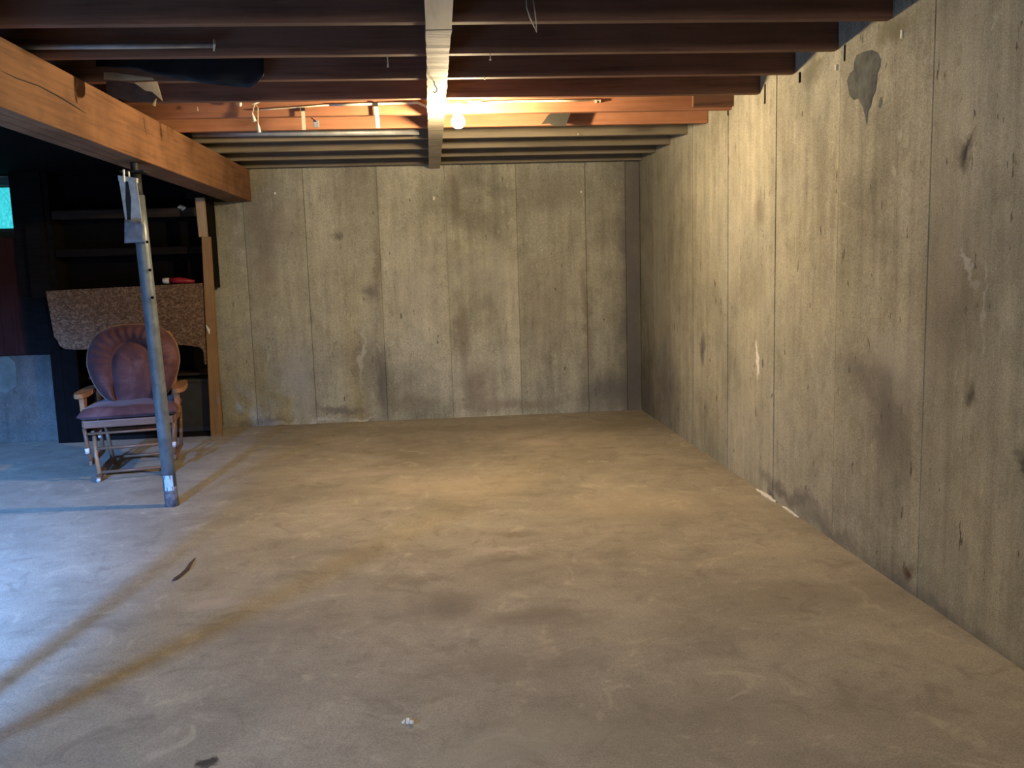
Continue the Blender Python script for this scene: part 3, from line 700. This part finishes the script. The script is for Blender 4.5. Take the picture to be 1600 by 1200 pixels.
# back cushion
def cushion_back():
    bm = bmesh.new(); NA = 112
    def outer(a):     # fan: wide rounded top, narrower straight bottom; a from -pi..pi, 0 = up
        s, c = math.sin(a), math.cos(a)
        n = 2.6; r = (abs(s / .295) ** n + abs(c / (.275 if c > 0 else .30)) ** n) ** (-1 / n)
        x, z = r * s, r * c
        if z < 0: x *= 1 - .20 * min(1, -z / .28)
        return x, z
    def inner(a):
        s, c = math.sin(a), math.cos(a)
        n = 2 if c > 0 else 6; r = (abs(s / .135) ** n + abs(c / (.155 if c > 0 else .27)) ** n) ** (-1 / n)
        return r * s, r * c
    rings = []
    for i in range(1, 29):
        row = []
        for k in range(NA):
            a = -math.pi + 2 * math.pi * k / NA
            ix, iz = inner(a); ox, oz = outer(a)
            if i <= 11:
                f = i / 11; x, z = ix * f, iz * f; y = -.055 * (1 - f ** 4) - .02
                y += .010 * math.exp(-((x)**2 + (z - .03)**2) / .0014)
            else:
                f = (i - 11) / 17; x, z = ix + (ox - ix) * f, iz + (oz - iz) * f
                puff = math.sin(math.pi * min(1, f * .93 + .07)) ** .6
                pl = .010 * math.sin(a * 26) * math.sin(math.pi * f) * (1 if z > -.05 else .35)
                y = -.012 - .085 * puff + pl
                if i == 28: y = .0
            row.append(bm.verts.new((x, y, z)))
        rings.append(row)
    c = bm.verts.new((0, -.072, 0))
    for k in range(NA): bm.faces.new((c, rings[0][k], rings[0][(k+1) % NA]))
    for a, b in zip(rings, rings[1:]):
        for k in range(NA): bm.faces.new((a[k], a[(k+1) % NA], b[(k+1) % NA], b[k]))
    back = [bm.verts.new((v.co.x * .97, .05, v.co.z * .97)) for v in rings[-1]]
    for k in range(NA): bm.faces.new((rings[-1][k], rings[-1][(k+1) % NA], back[(k+1) % NA], back[k]))
    bm.faces.new(back)
    return bm, outer
bm, outer = cushion_back()
bc = part('back_cushion', bm, 'velvet', True); BCL = Vector((.0, .13, .715)); bc.location = BCL; bc.rotation_euler = (-.20, 0, 0)
bm = bmesh.new(); tube(bm, [(outer(-2.6 + 5.2 * i / 60)[0] * 1.005, .004, outer(-2.6 + 5.2 * i / 60)[1] * 1.005) for i in range(61)], .0035, 6)
pi_ = part('piping', bm, 'chairwood', True, bc); pi_['label'] = 'pale piping around the cushion rim'
# tufted button
bm = bmesh.new(); lathe(bm, [(.012, -.004), (.013, 0), (.008, .004)], (0, 0, 0), 12)
bt_ = part('button', bm, 'velvet', True, bc); bt_.location = (0, -.064, .03); bt_.rotation_euler = (math.pi/2, 0, 0)
# back frame
bm = bmesh.new()
for s in (-1, 1): tube(bm, [(s*.23, .10, .36), (s*.25, .19, .62), (s*.235, .25, .90)], .017, 10)
tube(bm, [(-.235, .25, .90), (-.12, .262, .945), (0, .265, .955), (.12, .262, .945), (.235, .25, .90)], .018, 10)
tube(bm, [(-.23, .12, .40), (.23, .12, .40)], .015, 8)
part('back_frame', bm, 'chairwood', True)
for i in range(5):
    x = -.16 + i * .08
    bm = bmesh.new(); tube(bm, [(x, .125, .40), (x, .20, .62), (x, .262, .94)], .009, 8); part('back_spindle', bm, 'chairwood', True)
# seat cushion
bm = bmesh.new()
NXs, NYs = 20, 18; top_, bot_ = [], []
for i in range(NXs + 1):
    rt, rb = [], []
    for j in range(NYs + 1):
        u, v = i / NXs * 2 - 1, j / NYs * 2 - 1
        x = .292 * math.copysign(abs(u) ** .9, u) if u else 0; y = -.03 + .275 * v
        x *= 1 - .04 * v
        e = (1 - abs(u) ** 14) ** .5 * (1 - abs(v) ** 14) ** .5 if abs(u) < 1 and abs(v) < 1 else 0
        rt.append(bm.verts.new((x, y, .430 + .050 * e + .004 * math.sin(x * 30) * e))); rb.append(bm.verts.new((x, y, .427 - .024 * e)))
    top_.append(rt); bot_.append(rb)
for i in range(NXs):
    for j in range(NYs):
        bm.faces.new((top_[i][j], top_[i+1][j], top_[i+1][j+1], top_[i][j+1])); bm.faces.new((bot_[i][j], bot_[i][j+1], bot_[i+1][j+1], bot_[i+1][j]))
per = [(i, 0) for i in range(NXs)] + [(NXs, j) for j in range(NYs)] + [(i, NYs) for i in range(NXs, 0, -1)] + [(0, j) for j in range(NYs, 0, -1)]
for a, b in zip(per, per[1:] + per[:1]): bm.faces.new((top_[a[0]][a[1]], bot_[a[0]][a[1]], bot_[b[0]][b[1]], top_[b[0]][b[1]]))
sc_ = part('seat_cushion', bm, 'velvet', True)
# seat frame
bm = bmesh.new(); box(bm, -.27, .27, -.30, -.275, .352, .400, bev=.006); part('front_rail', bm, 'chairwood2')
bm = bmesh.new(); box(bm, -.27, .27, .19, .215, .35, .40, bev=.006); part('rear_rail', bm, 'chairwood2')
for s in (-1, 1):
    bm = bmesh.new(); box(bm, s*.27 - .012, s*.27 + .012, -.27, .19, .352, .400, bev=.005); part('side_rail', bm, 'chairwood2')
bm = bmesh.new(); tube(bm, [(-.25, -.285, .315), (.25, -.285, .315)], .0085, 10); part('crossbar', bm, 'chairwood2', True)
for s in (-1, 1):
    # arm: post, bracket and paddle
    bm = bmesh.new(); out = [(-.17, .40), (-.11, .40), (-.095, .48), (-.085, .535), (-.19, .535), (-.18, .50)]
    P = [Vector((s*.288 - .014, y, z)) for y, z in out]; prism_any(bm, P, (.028, 0, 0))
    ap = part('arm_post', bm, 'chairwood')
    bm = bmesh.new(); N = 18; ro, ri = [], []
    for k in range(N):
        a = 2 * math.pi * k / N; y = .045 + .27 * math.copysign(abs(math.cos(a)) ** .7, math.cos(a)); w = .040 * (1 + .25 * (-math.cos(a)))
        x = s * .298 + w * math.copysign(abs(math.sin(a)) ** .7, math.sin(a))
        ro.append(bm.verts.new((x, y, .536))); ri.append(bm.verts.new((x, y, .566)))
    bm.faces.new(ro[::-1]); bm.faces.new(ri)
    for k in range(N): bm.faces.new((ro[k], ro[(k+1) % N], ri[(k+1) % N], ri[k]))
    bmesh.ops.bevel(bm, geom=[e for e in bm.edges], offset=.004, segments=2, affect='EDGES')
    part('armrest', bm, 'chairwood')
    # side frame hanging below the seat
    bm = bmesh.new(); tube(bm, [(s*.268, -.278, .352), (s*.262, -.27, .25), (s*.255, -.25, .16), (s*.25, -.22, .11)], [.013, .012, .012, .012], 10)
    fl = part('swing_leg', bm, 'chairwood2', True)
    bm = bmesh.new(); tube(bm, [(s*.262, -.285, .222), (s*.260, -.281, .190)], .0145, 10); part('end_cap', bm, 'whitepart', True, fl)
    bm = bmesh.new(); tube(bm, [(s*.268, .20, .352), (s*.255, .20, .11)], .012, 10); part('swing_leg', bm, 'chairwood2', True)
    bm = bmesh.new(); box(bm, s*.255 - .010, s*.255 + .010, -.25, .22, .100, .130, bev=.004); part('lower_side_rail', bm, 'chairwood2')
    # base
    bm = bmesh.new(); out = [(-.31, .0), (-.27, .0), (-.22, .022), (.20, .022), (.25, .0), (.29, .0), (.30, .03), (.2, .06), (-.2, .06), (-.31, .035)]
    P = [Vector((s*.205 - .014, y, z)) for y, z in out]; prism_any(bm, P, (.028, 0, 0)); part('base_foot', bm, 'chairwood2')
    bm = bmesh.new(); tube(bm, [(s*.205, -.26, .045), (s*.222, -.23, .16), (s*.228, -.20, .30)], [.015, .013, .013], 10); bl = part('base_upright', bm, 'chairwood', True)
    bm = bmesh.new(); tube(bm, [(s*.205, -.322, .015), (s*.205, -.300, .015)], .012, 10); part('end_cap', bm, 'whitepart', True, bl)
    bm = bmesh.new(); tube(bm, [(s*.205, .23, .045), (s*.228, .20, .30)], [.015, .013], 10); part('base_upright', bm, 'chairwood2', True)
    bm = bmesh.new(); box(bm, s*.228 - .012, s*.228 + .012, -.24, .24, .296, .325, bev=.004); part('upper_base_rail', bm, 'chairwood2')
    bm = bmesh.new(); tube(bm, [(s*.205, -.19, .285), (s*.187, -.19, .285)], .016, 12); part('pivot_cap', bm, 'whitepart', True)
for y, z, r in [(-.262, .055, .0095), (-.225, .205, .0105), (.235, .055, .0095), (.21, .26, .010)]:
    bm = bmesh.new(); w = .195 if z < .1 else .215; tube(bm, [(-w, y, z), (w, y, z)], r, 10); part('crossbar', bm, 'chairwood2', True)

# ------------------------------------------------------------------ bits on the floor
bm = bmesh.new(); P = [at(x, y, 2, .006) for x, y in [(305, 872), (298, 880), (293, 889), (284, 897), (276, 903), (270, 907)]]
tube(bm, [p for p in P], [.003, .008, .010, .009, .011, .004], 6)
for v in bm.verts: v.co.z = max(.0005, .006 + (v.co.z - .006) * .5)
tag(obj('wood_splinter', bm, M['splinter']), 'dark curved wood splinter lying on the floor at left', 'splinter')
q = at(638, 1130, 2, 0); pc = empty('plaster_crumbs', (q.x, q.y, 0)); tag(pc, 'small crushed heap of white plaster on the floor near the bottom of the picture', 'plaster')
for i in range(11):
    a = random.uniform(0, 6.28); r = random.uniform(0, .02); s_ = random.uniform(.003, .008)
    bm = bmesh.new(); bmesh.ops.create_icosphere(bm, subdivisions=1, radius=s_)
    for v in bm.verts: v.co *= random.uniform(.7, 1.2)
    zmin = min(v.co.z for v in bm.verts)
    for v in bm.verts: v.co += Vector((r * math.cos(a), r * math.sin(a), -zmin * .9 - .0002))
    for v in bm.verts: v.co.z = max(0.0002, v.co.z)
    obj('crumb', bm, M['lime'], pc)
